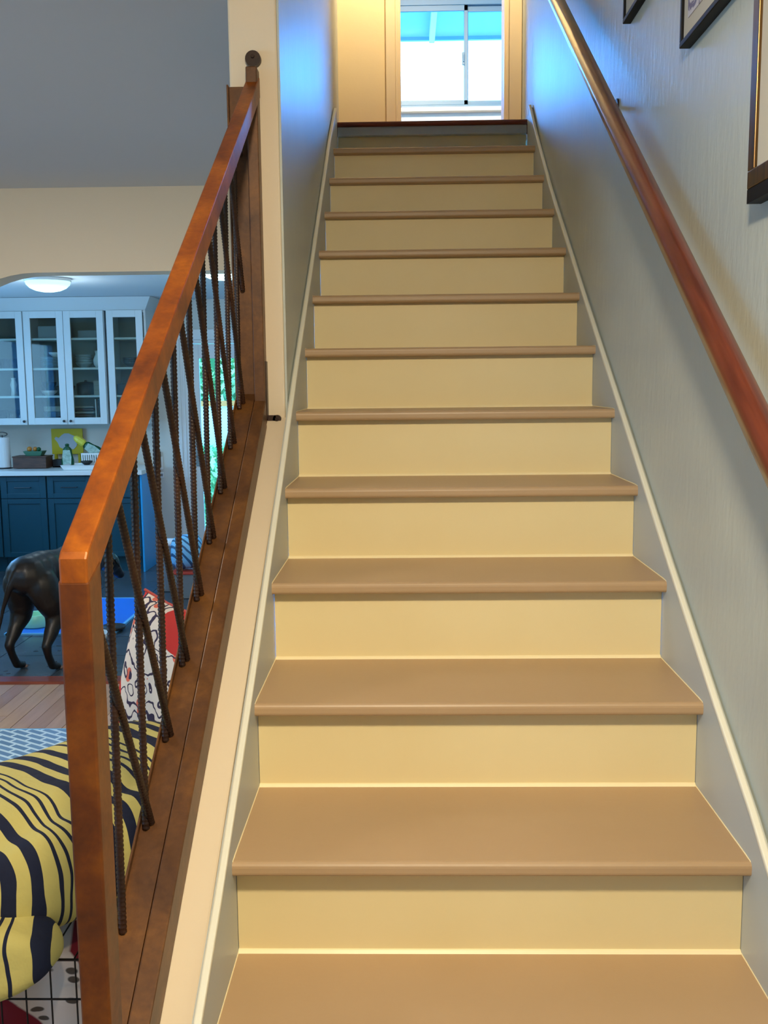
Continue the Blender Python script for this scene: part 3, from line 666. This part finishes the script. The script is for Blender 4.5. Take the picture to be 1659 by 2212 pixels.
# things on the worktop
t = thing('paper_towel_holder', 'white paper towel roll on a wire stand at the left edge', 'paper towels', (-3.745, 7.66, .90))
obj('roll', MB().lathe([(.062, .012), (.062, .28), (.02, .28), (.02, .27)], n=24), 'paper', t, smooth=False)
obj('stand', MB().lathe([(.075, 0), (.075, .008), (.002, .01)]).tube([(0, 0, .008), (0, 0, .30)], .005, 8), 'knob', t)
obj('ring', MB().tube([(.0+.045*math.cos(a*PI/8), 0, .308+.018*math.sin(a*PI/8)) for a in range(17)], .004, 6), 'knob', t, smooth=True)
t = thing('bread_box', 'brown wooden box on the worktop', 'box', (-3.49, 7.68, .90))
obj('body', BX((-.15, -.08, .004), (.15, .09, .100)), 'walnut', t, bevel=.003)
obj('lid', BX((-.155, -.083, .100), (.155, .093, .112)), 'walnut', t, bevel=.003)
tag(obj('dark_caddy', MB().box((-.06, -.05, 0), (.06, .05, .012)).box((-.06, -.05, 0), (-.05, .05, .07)).box((.05, -.05, 0), (.06, .05, .07)).box((-.05, .04, 0), (.05, .05, .07)).box((-.05, -.05, 0), (.05, -.04, .07)), 'dark_pot', loc=(-3.27, 7.78, .901), bevel=.002), 'low black open caddy between wooden box and green bottle', 'caddy')
t = thing('berry_basket', 'small green basket of fruit on the wooden box', 'basket', (-3.465, 7.68, 1.013))
obj('basket', MB().add([(-.065, -.045, 0), (.065, -.045, 0), (.065, .045, 0), (-.065, .045, 0), (-.088, -.058, .042), (.088, -.058, .042), (.088, .058, .042), (-.088, .058, .042), (-.078, -.050, .040), (.078, -.050, .040), (.078, .050, .040), (-.078, .050, .040)],
    [(0, 3, 2, 1), (0, 1, 5, 4), (1, 2, 6, 5), (2, 3, 7, 6), (3, 0, 4, 7), (4, 5, 9, 8), (5, 6, 10, 9), (6, 7, 11, 10), (7, 4, 8, 11), (8, 9, 10, 11)]), 'green_mesh', t, bevel=.002)
def ball(r, c, n=10):
    return MB().lathe([(max(.001, r*math.sin(PI*i/n)), -r*math.cos(PI*i/n)) for i in range(n+1)], c, 14)
for (x, y, r, mt, lb) in ((-.045, -.01, .022, 'orange_fruit', 'small orange fruit at the left of the green basket'), (.0, .01, .020, 'orange_fruit', 'small orange fruit in the middle of the green basket'), (.04, -.01, .019, 'green_dark', 'dark green fruit at the right of the green basket')):
    tag(obj('fruit', ball(r, (0, 0, 0)), mt, smooth=True, loc=(-3.465+x, 7.68+y, 1.053+r*.9)), lb, 'fruit')
t = thing('yellow_board', 'mustard yellow board with a white teapot shape leaning on the wall', 'picture', (-3.262, 7.955, .905))
obj('panel', BX((-.145, -.006, .10), (.145, .006, .335)), 'yellow', t, bevel=.002)
obj('easel_feet', MB().box((-.12, -.02, -.003), (-.10, .02, .10)).box((.10, -.02, -.003), (.12, .02, .10)), 'yellow', t)
tp = [(-.10, .235), (-.075, .215), (-.055, .17), (-.02, .15), (.05, .15), (.085, .175), (.10, .21), (.10, .235), (.115, .26), (.09, .262), (.07, .255), (.03, .275), (.02, .285), (-.03, .285), (-.04, .272), (-.07, .25), (-.095, .265)]
tp = [(-.115, .245), (-.085, .205), (-.07, .165), (-.03, .145), (.06, .145), (.088, .175), (.098, .215), (.105, .235), (.125, .262), (.085, .262), (.045, .278), (.02, .292), (-.02, .292), (-.045, .278), (-.075, .250), (-.10, .262)]
obj('teapot_shape', MB().prism([(a, b_) for a, b_ in tp], -.012, -.007, axis=1), 'grey_print', t)
def pouch(name, label, loc, rot, capmat, capname):
    t = thing(name, label, 'bottle', loc); t.rotation_euler = rot
    prof = [(.048, 0), (.056, .01), (.056, .07), (.044, .12), (.040, .165), (.030, .18), (.016, .19), (.016, .20)]
    o = obj('body', MB().lathe(prof, n=20), 'green_dark', t, smooth=True); o.scale = (1, .6, 1)
    o2 = obj('label', MB().add([(-.030, -.038, .02), (.040, -.036, .02), (.045, -.034, .10), (.030, -.027, .16), (-.030, -.027, .16), (-.036, -.036, .10)], [(0, 1, 2, 3, 4, 5)]).add([(-.030, -.034, .02), (.040, -.032, .02), (.045, -.030, .10), (.030, -.023, .16), (-.030, -.023, .16), (-.036, -.032, .10)], [(5, 4, 3, 2, 1, 0)]), 'label', t)
    return t
b1 = pouch('green_bottle', 'green bottle with a pale label in front of the yellow board', (-3.165, 7.66, .902), (0, 0, 0), 'lemon', 'cap')
obj('cap', MB().lathe([(.018, .198), (.018, .212), (.010, .216), (.002, .217)]), 'green_dark', b1, smooth=True)
b2 = pouch('green_bottle', 'tilted green bottle with a yellow cap lying in the white basket', (-2.88, 7.74, 1.00), (0, -.95, 0), 'lemon', 'cap')
obj('cap', MB().lathe([(.028, .185), (.034, .20), (.036, .25), (.026, .285), (.012, .30), (.002, .302)], n=10), 'lemon', b2)
t = thing('white_basket', 'white slotted basket holding the tilted green bottle', 'basket', (-2.93, 7.74, .901))
bk = MB().box((-.115, -.075, 0), (.115, .075, .006))
for i in range(12):
    x = -.113+i*.0198; bk.box((x, -.075, .006), (x+.011, -.069, .12)).box((x, .069, .006), (x+.011, .075, .12))
bk.box((-.115, -.076, .115), (.115, -.068, .13)).box((-.115, .068, .115), (.115, .076, .13)).box((-.115, -.07, .006), (-.109, .07, .13)).box((.109, -.07, .006), (.115, .07, .13))
obj('slats', bk, 'white_enamel', t); t.children[0]['kind'] = 'stuff'
tag(obj('canister', MB().lathe([(.04, 0), (.045, .006), (.045, .20), (.040, .235), (.002, .24)]), 'foil', smooth=False, loc=(-2.84, 7.90, .901)), 'grey canister standing behind the white basket', 'canister')
lathe_thing('bowl', bowl(.055, .035), 'dark_pot', (-2.975, 7.60, .932), 'small black bowl on the white tray', 'bowl')
t = thing('draining_tray', 'low white tray at the front of the worktop', 'tray', (-2.93, 7.50, .901))
obj('tray_body', MB().add([(-.19, -.09, 0), (.19, -.09, 0), (.19, .15, 0), (-.19, .15, 0), (-.215, -.11, .045), (.215, -.11, .045), (.215, .17, .045), (-.215, .17, .045), (-.20, -.097, .028), (.20, -.097, .028), (.20, .157, .028), (-.20, .157, .028)],
    [(0, 3, 2, 1), (0, 1, 5, 4), (1, 2, 6, 5), (2, 3, 7, 6), (3, 0, 4, 7), (4, 5, 9, 8), (5, 6, 10, 9), (6, 7, 11, 10), (7, 4, 8, 11), (8, 9, 10, 11)]), 'white_enamel', t, bevel=.004)
# wall fittings
t = thing('wall_phone', 'narrow dark handset on the kitchen wall beside the door', 'phone', (-2.42, 8.0, .94))
obj('handset', BX((-.012, -.03, -.07), (.012, 0, .08)), 'dark_pot', t, bevel=.004); obj('cradle', BX((-.03, -.012, -.09), (.03, 0, .03)), 'white_enamel', t, bevel=.003)
t = thing('socket_plate', 'small white socket plate under the dark handset', 'socket', (-2.405, 8.0, .80))
obj('plate', BX((-.02, -.006, -.025), (.02, 0, .025)), 'white_enamel', t, bevel=.002); obj('socket', BX((-.008, -.009, -.012), (.008, -.005, .012)), 'foil', t)
# bin, bag and crate right of the dog
t = thing('step_bin', 'round grey bin with a white lid behind the railing bars', 'bin', (-2.02, 6.6, 0))
obj('body', MB().lathe([(.075, .001), (.085, .01), (.088, .10), (.092, .101), (.092, .14), (.088, .141), (.090, .25), (.092, .251), (.092, .29), (.088, .291), (.088, .37)], n=24), 'foil', t, smooth=False)
obj('lid', MB().lathe([(.093, .37), (.093, .395), (.07, .41), (.002, .415)], n=24), 'white_enamel', t, smooth=True)
t = thing('storage_crate', 'grey crate with a red rim on the kitchen floor', 'crate', (-1.80, 6.4, 0))
obj('crate_body', BX((-.13, -.13, .001), (.13, .13, .19)), 'foil', t, bevel=.006); obj('rim', BX((-.14, -.14, .19), (.14, .14, .205)), 'red', t, bevel=.003)
def blob(w_, d, h, e=2.6, n=20, m=12, amp=0, seed=0, freq=6):
    vs_ = []; fs = []
    sg = lambda x, p: math.copysign(abs(x)**p, x)
    for j in range(m+1):
        ph = -PI/2+PI*j/m
        for i in range(n):
            th_ = 2*PI*i/n
            p = Vector((w_*sg(math.cos(ph), 2/e)*sg(math.cos(th_), 2/e), d*sg(math.cos(ph), 2/e)*sg(math.sin(th_), 2/e), h*sg(math.sin(ph), 2/e)))
            if amp: p += p.normalized()*amp*noise.noise(p*freq+Vector((seed, 0, 0)))
            vs_.append(p)
    for j in range(m):
        for i in range(n): fs.append((j*n+i, j*n+(i+1) % n, (j+1)*n+(i+1) % n, (j+1)*n+i))
    return MB().add(vs_, fs)
tag(obj('cloth_bag', blob(.12, .11, .13, 3, amp=.03, seed=3), 'bag', smooth=True, loc=(-1.83, 6.4, .352)), 'plump pale blue striped bag on the grey crate', 'bag')

# ------------------------------------------------------------------ dog and its things
t = thing('pet_mat', 'bright blue mat on the slate floor under the dog', 'mat', (-2.45, 5.62, 0))
obj('pad', MB().box((-.32, -.42, .0005), (.37, .64, .010)), 'blue_mat', t, bevel=.003); obj('border', MB().box((-.33, -.435, .0005), (.38, -.42, .013)).box((-.33, .64, .0005), (.38, .655, .013)).box((-.34, -.435, .0005), (-.32, .655, .013)).box((.37, -.435, .0005), (.39, .655, .013)), 'sky_blue', t)
t = thing('water_bowl', 'mint green dog bowl on the blue mat behind the hind legs', 'bowl', (-2.66, 5.42, .0105))
obj('bowl_body', MB().lathe([(.10, 0), (.112, .01), (.085, .075), (.078, .085), (.070, .078), (.06, .03), (.002, .025)], n=28), 'mint', t, smooth=True)
tag(obj('toy_box', MB().box((-.07, -.05, 0), (.07, .05, .09)), 'blue_mat', loc=(-2.62, 5.66, .011), bevel=.004), 'blue box behind the mint bowl', 'box'); bpy.data.objects['toy_box'].rotation_euler = (0, 0, .6)
lathe_thing('food_dish', [(.06, 0), (.08, .004), (.085, .022), (.078, .022), (.06, .008), (.002, .008)], 'dark_pot', (-2.10, 5.30, .0105), 'flat dark dish at the near edge of the blue mat', 'dish')
lathe_thing('white_bowl', [(.05, 0), (.07, .008), (.095, .055), (.088, .055), (.06, .012), (.002, .010)], 'white_enamel', (-2.14, 5.03, .001), 'white bowl on the slates right of the hind legs', 'bowl', n=24)
for i in range(14):
    x = -2.45+random.random()*.28; y = 4.42+random.random()*.55
    if i > 9: x = -2.47+random.random()*.06; y = 4.3+random.random()*.1
    o = obj('water_drop', MB().lathe([(.012, 0), (.011, .0010), (.006, .0018), (.001, .002)], n=10), 'dark_pot', loc=(x, y, .0004)); o.scale = (1+random.random(), .7, 1)
    tag(o, 'small dark wet spot on the slate by the hind paws', 'puddle', 'wet spots on the slate floor')
dog = thing('dog', 'black-brown short-haired dog with lowered head, seen from behind', 'dog', (-2.272, 4.385, 0), PI/2-.27)
def bone(mb, pts):                       # chain of (point, width radius, height radius) filled with overlapping ellipsoids
    for (a, ra, ha), (b_, rb, hb) in zip(pts[:-1], pts[1:]):
        a, b_ = Vector(a), Vector(b_); n_ = max(2, int((b_-a).length/(.45*min(ra, rb))))
        for i in range(n_+1):
            t = i/n_; t2 = t*t*(3-2*t); c = a.lerp(b_, t); r = ra+(rb-ra)*t2; h = ha+(hb-ha)*t2
            vs_ = []; fs = []
            for jj in range(9):
                ph = -PI/2+PI*jj/8
                for k in range(12):
                    th_ = 2*PI*k/12; vs_.append(c+Vector((r*math.cos(ph)*math.cos(th_), r*math.cos(ph)*math.sin(th_), h*math.sin(ph))))
            for jj in range(8):
                for k in range(12): fs.append((jj*12+k, jj*12+(k+1) % 12, (jj+1)*12+(k+1) % 12, (jj+1)*12+k))
            mb.add(vs_, fs)
dm = MB()
bone(dm, [((-.03, 0, .565), .125, .115), ((.10, 0, .575), .120, .110), ((.24, 0, .560), .105, .110), ((.42, 0, .525), .125, .150), ((.53, 0, .545), .105, .125), ((.64, 0, .555), .075, .080), ((.74, 0, .520), .066, .066), ((.79, 0, .495), .068, .064), ((.84, 0, .450), .046, .046), ((.91, 0, .390), .034, .030)])
bone(dm, [((-.12, 0, .60), .030, .030), ((-.155, .03, .52), .020, .022), ((-.150, .09, .38), .013, .016), ((-.155, .13, .22), .008, .010)])
for s_ in (1, -1):
    dx = 0 if s_ > 0 else .03
    bone(dm, [((-.01, s_*.075, .50), .095, .11), ((.02, s_*.092, .42), .085, .09), ((.035+dx, s_*.105, .33), .062, .07), ((-.02+dx, s_*.112, .25), .042, .05), ((-.085+dx, s_*.112, .165), .028, .030), ((-.065+dx, s_*.110, .10), .023, .03), ((-.035+dx, s_*.108, .040), .025, .025), ((.012+dx, s_*.108, .024), .028, .020)])
    bone(dm, [((.46, s_*.085, .45), .065, .08), ((.43, s_*.095, .33), .045, .05), ((.455, s_*.09, .17), .026, .03), ((.46, s_*.09, .05), .023, .025), ((.50, s_*.09, .024), .028, .020)])
bo = obj('body', dm, 'dog', dog, smooth=True)
md = bo.modifiers.new('remesh', 'REMESH'); md.mode = 'VOXEL'; md.voxel_size = .009; md.use_smooth_shade = True
md = bo.modifiers.new('smooth', 'SMOOTH'); md.factor = .5; md.iterations = 8
for s_ in (1, -1):
    obj('ear', MB().add([(.72, s_*.045, .565), (.775, s_*.05, .560), (.755, s_*.105, .475), (.73, s_*.085, .50), (.725, s_*.038, .555), (.77, s_*.042, .548), (.752, s_*.094, .472)],
        [(0, 1, 2, 3), (4, 3, 2, 6), (5, 6, 2, 1), (4, 5, 1, 0), (0, 3, 4), (4, 6, 5)]), 'dog', dog, smooth=True)
    obj('eye', ball(.010, (.825, s_*.036, .478)), 'eye', dog, smooth=True)
    for q in range(3):
        obj('toe', ball(.011, (.028+(0 if s_ > 0 else .03), s_*.108+(q-1)*.015, .012)), 'dog_pale', dog, smooth=True)
obj('nose', ball(.016, (.925, 0, .385)), 'eye', dog, smooth=True)

# ------------------------------------------------------------------ living room things
t = thing('rug', 'pale and mid blue geometric woven rug on the oak floor', 'rug')
obj('pile', BX((-3.9, 1.95, 0.0002), (-1.15, 3.39, .010)), 'rug', t, bevel=.002)
obj('hem', MB().box((-3.9, 3.385, 0.0003), (-1.15, 3.392, .0115)), 'sky_blue', t)
# wire crate with a blanket inside
cx0, cx1, cy0, cy1, cz = -1.38, -.640, .70, 1.62, .525
wc = thing('wire_crate', 'dark wire dog crate against the low wall', 'crate')
x = cx0
while x < cx1+.001:
    obj('wire', MB().tube([(x, cy0, .01), (x, cy0, cz)], .0018, 6), 'wire', wc); x += .0493
z = .03
while z < cz+.01:
    obj('wire', MB().tube([(cx0, cy0-.003, z), (cx1, cy0-.003, z)], .0020, 6), 'wire', wc); z += .0823
tp_ = MB()
for i in range(16): tp_.tube([(cx0+i*.0493, cy0, cz), (cx0+i*.0493, cy1, cz)], .0018, 5)
for i in range(9): tp_.tube([(cx0, cy0+i*.115, cz-.004), (cx1, cy0+i*.156, cz-.004)], .0025, 5)
obj('top_panel', tp_, 'wire', wc)['kind'] = 'stuff'
for nm, xx in (('side_panel', cx0), ('side_panel', cx1)):
    s = MB()
    for i in range(18): s.tube([(xx, cy0+i*.054, .01), (xx, cy0+i*.05, cz)], .0018, 5)
    for i in range(7): s.tube([(xx, cy0, .03+i*.0823), (xx, cy1, .03+i*.0823)], .002, 5)
    obj(nm, s, 'wire', wc)['kind'] = 'stuff'
obj('floor_tray', BX((cx0+.005, cy0+.005, .001), (cx1-.005, cy1, .018)), 'dark_pot', wc)
g = MB(); nx_, nz_ = 40, 26; vs_ = []
for j in range(nz_+1):
    for i in range(nx_+1):
        u, v = i/nx_, j/nz_
        xx = cx0+.02+u*(cx1-cx0-.035); zz = .025+v*.455
        edge = min(1, 6*u*(1-u)+.25)*min(1, 1.1-max(0, v-.75)*2)
        yy_ = cy0+.16-.10*edge + .035*noise.noise(Vector((xx*5, 0, zz*7)))+.015*noise.noise(Vector((xx*14, 1, zz*12)))
        vs_.append((xx, max(yy_, cy0+.008), zz))
nn = len(vs_); vs_ += [(a, cy0+.55-.1*abs(c-.25), c) for a, b_, c in vs_]
q = lambda i, j: j*(nx_+1)+i
fs = [(q(i, j), q(i+1, j), q(i+1, j+1), q(i, j+1)) for i in range(nx_) for j in range(nz_)]
fs += [(nn+q(i, j), nn+q(i, j+1), nn+q(i+1, j+1), nn+q(i+1, j)) for i in range(nx_) for j in range(nz_)]
for i in range(nx_): fs += [(q(i, 0), nn+q(i, 0), nn+q(i+1, 0), q(i+1, 0)), (q(i, nz_), q(i+1, nz_), nn+q(i+1, nz_), nn+q(i, nz_))]
for j in range(nz_): fs += [(q(0, j), q(0, j+1), nn+q(0, j+1), nn+q(0, j)), (q(nx_, j), nn+q(nx_, j), nn+q(nx_, j+1), q(nx_, j+1))]
g.add(vs_, fs)
tag(obj('blanket', g, 'blanket', smooth=True), 'white blanket with crimson bands and dark leaves stuffed inside the wire crate', 'blanket')
# striped cushion lying on the crate, pressed against the low wall
def shaped(name, mb, mat, loc, rz, label, cat, xmax=-.622, tilt=(0, 0), parent=None):
    Rm = Matrix.Rotation(rz, 4, 'Z') @ Matrix.Rotation(tilt[0], 4, 'X') @ Matrix.Rotation(tilt[1], 4, 'Y')
    T_ = Matrix.Translation(loc) @ Rm; Ti = T_.inverted(); out = []
    for p in mb.v:
        q_ = T_ @ Vector(p)
        if q_.x > xmax-.03: q_.x = xmax-.03+.03*(1-math.exp(-(q_.x-xmax+.03)/.03))
        out.append(tuple(Ti @ q_))
    mb.v = out
    o = obj(name, mb, mat, parent, smooth=True); o.matrix_world = T_; bpy.context.view_layer.update()
    md_ = o.modifiers.new('sub', 'SUBSURF'); md_.levels = 1; md_.render_levels = 1
    if label: tag(o, label, cat)
    return o
LA = math.atan2(.8, .6)
cu = blob(.41, .235, .130, 3.2, 48, 24, amp=.03, seed=1, freq=4)
# pinch across the near end
cu.v = [(x_, y_, z_ - .018*math.exp(-((y_+.14)/.03)**2)*(1 if z_ > 0 else 0)) for x_, y_, z_ in cu.v]
shaped('striped_cushion', cu, 'stripe', (-.885, .995, .668), LA, 'plump yellow and navy striped cushion lying on the wire crate', 'cushion')
b2_ = blob(.20, .078, .072, 2.9, 36, 16, amp=.035, seed=5, freq=9)
b2_.v = [(x_+.03, y_, z_) for x_, y_, z_ in b2_.v]
shaped('striped_throw', b2_, 'stripe', (-1.024, .601, .580), .24, 'bunched end of a yellow and navy striped throw hanging under the cushion', 'throw')
# suzani pillow standing behind it
def pillow_mesh(w_, t_, n=28):
    vs_ = []; 
    for sgn in (1, -1):
        for j in range(n+1):
            for i in range(n+1):
                u = -1+2*i/n; v = -1+2*j/n
                th = t_*((1-u**4)*(1-v**4))**.5
                k = 1-.07*(1-abs(u)**2)*abs(v)**3; k2 = 1-.07*(1-abs(v)**2)*abs(u)**3
                vs_.append((w_*u*k2, sgn*th, w_*v*k))
    N1 = (n+1)**2; q = lambda i, j: j*(n+1)+i; fs = []
    for j in range(n):
        for i in range(n):
            fs.append((q(i, j), q(i+1, j), q(i+1, j+1), q(i, j+1))); fs.append((N1+q(i, j), N1+q(i, j+1), N1+q(i+1, j+1), N1+q(i+1, j)))
    return MB().add(vs_, fs)
pm_ = pillow_mesh(.225, .075)
sz = shaped('floral_pillow', pm_, 'suzani', (-.775, 1.53, .795), -.70, 'white pillow with red flowers and navy vines standing behind the striped cushion', 'pillow', tilt=(-.22, .10))
pi_ = [(-.225, 0, .225), (-.11, 0, .212), (0, 0, .209), (.11, 0, .212), (.225, 0, .225), (.211, 0, .1), (.209, 0, 0), (.211, 0, -.1), (.225, 0, -.225)]
mbp = MB().tube(pi_, .0045, 8); Tm = sz.matrix_world.copy(); out = []
for p in mbp.v:
    q_ = Tm @ Vector(p); q_.x = min(q_.x, -.6235); out.append(tuple(Tm.inverted() @ q_))
mbp.v = out
o = obj('piping', mbp, 'red', sz, smooth=True)

# ------------------------------------------------------------------ garden behind the kitchen door
struct('ground_patio', BX((-8, 8.12, -.2), (6, 14, -.05)), 'concrete', 'pale patio outside the kitchen door', 'ground')
gw = thing('garden_wall', 'low white garden wall with an orange coping outside the door', 'wall')
obj('wall_body', BX((-5, 10.6, -.05), (3, 10.8, 1.38)), 'stucco', gw); obj('coping', BX((-5, 10.57, 1.38), (3, 10.83, 1.44)), 'terracotta', gw)
def leaves(name, label, x0, x1, y0_, y1_, z0, z1, n_, size, mats):
    t = thing(name, label, 'hedge'); t['kind'] = 'stuff'
    for mi, mt in enumerate(mats):
        mb = MB()
        for _ in range(n_):
            c = Vector((random.uniform(x0, x1), random.uniform(y0_, y1_), random.uniform(z0, z1)))
            a = Vector((random.uniform(-1, 1), random.uniform(-1, 1), random.uniform(-1, 1))).normalized(); b_ = a.cross(Vector((random.uniform(-1, 1), random.uniform(-1, 1), random.uniform(-1, 1)))).normalized()
            s = size*random.uniform(.6, 1.3)
            mb.add([c-a*s, c+b_*s*.45, c+a*s, c-b_*s*.45], [(0, 1, 2, 3)])
        o = obj('leaves', mb, mt, t); o['kind'] = 'stuff'
    obj('stems', MB().box((x0, y1_, z0), (x1, y1_+.05, z1-.05)), 'leaf_b', t)
    return t
leaves('hedge', 'bright green leafy hedge above the white garden wall', -4.2, 1.5, 11.0, 11.7, .1, 3.2, 3500, .09, ('leaf_a', 'leaf_b'))
leaves('ground_cover', 'pale green ivy growing below the white garden wall', -4.2, 1.5, 10.2, 10.5, -.05, .92, 1800, .07, ('leaf_a', 'leaf_b'))
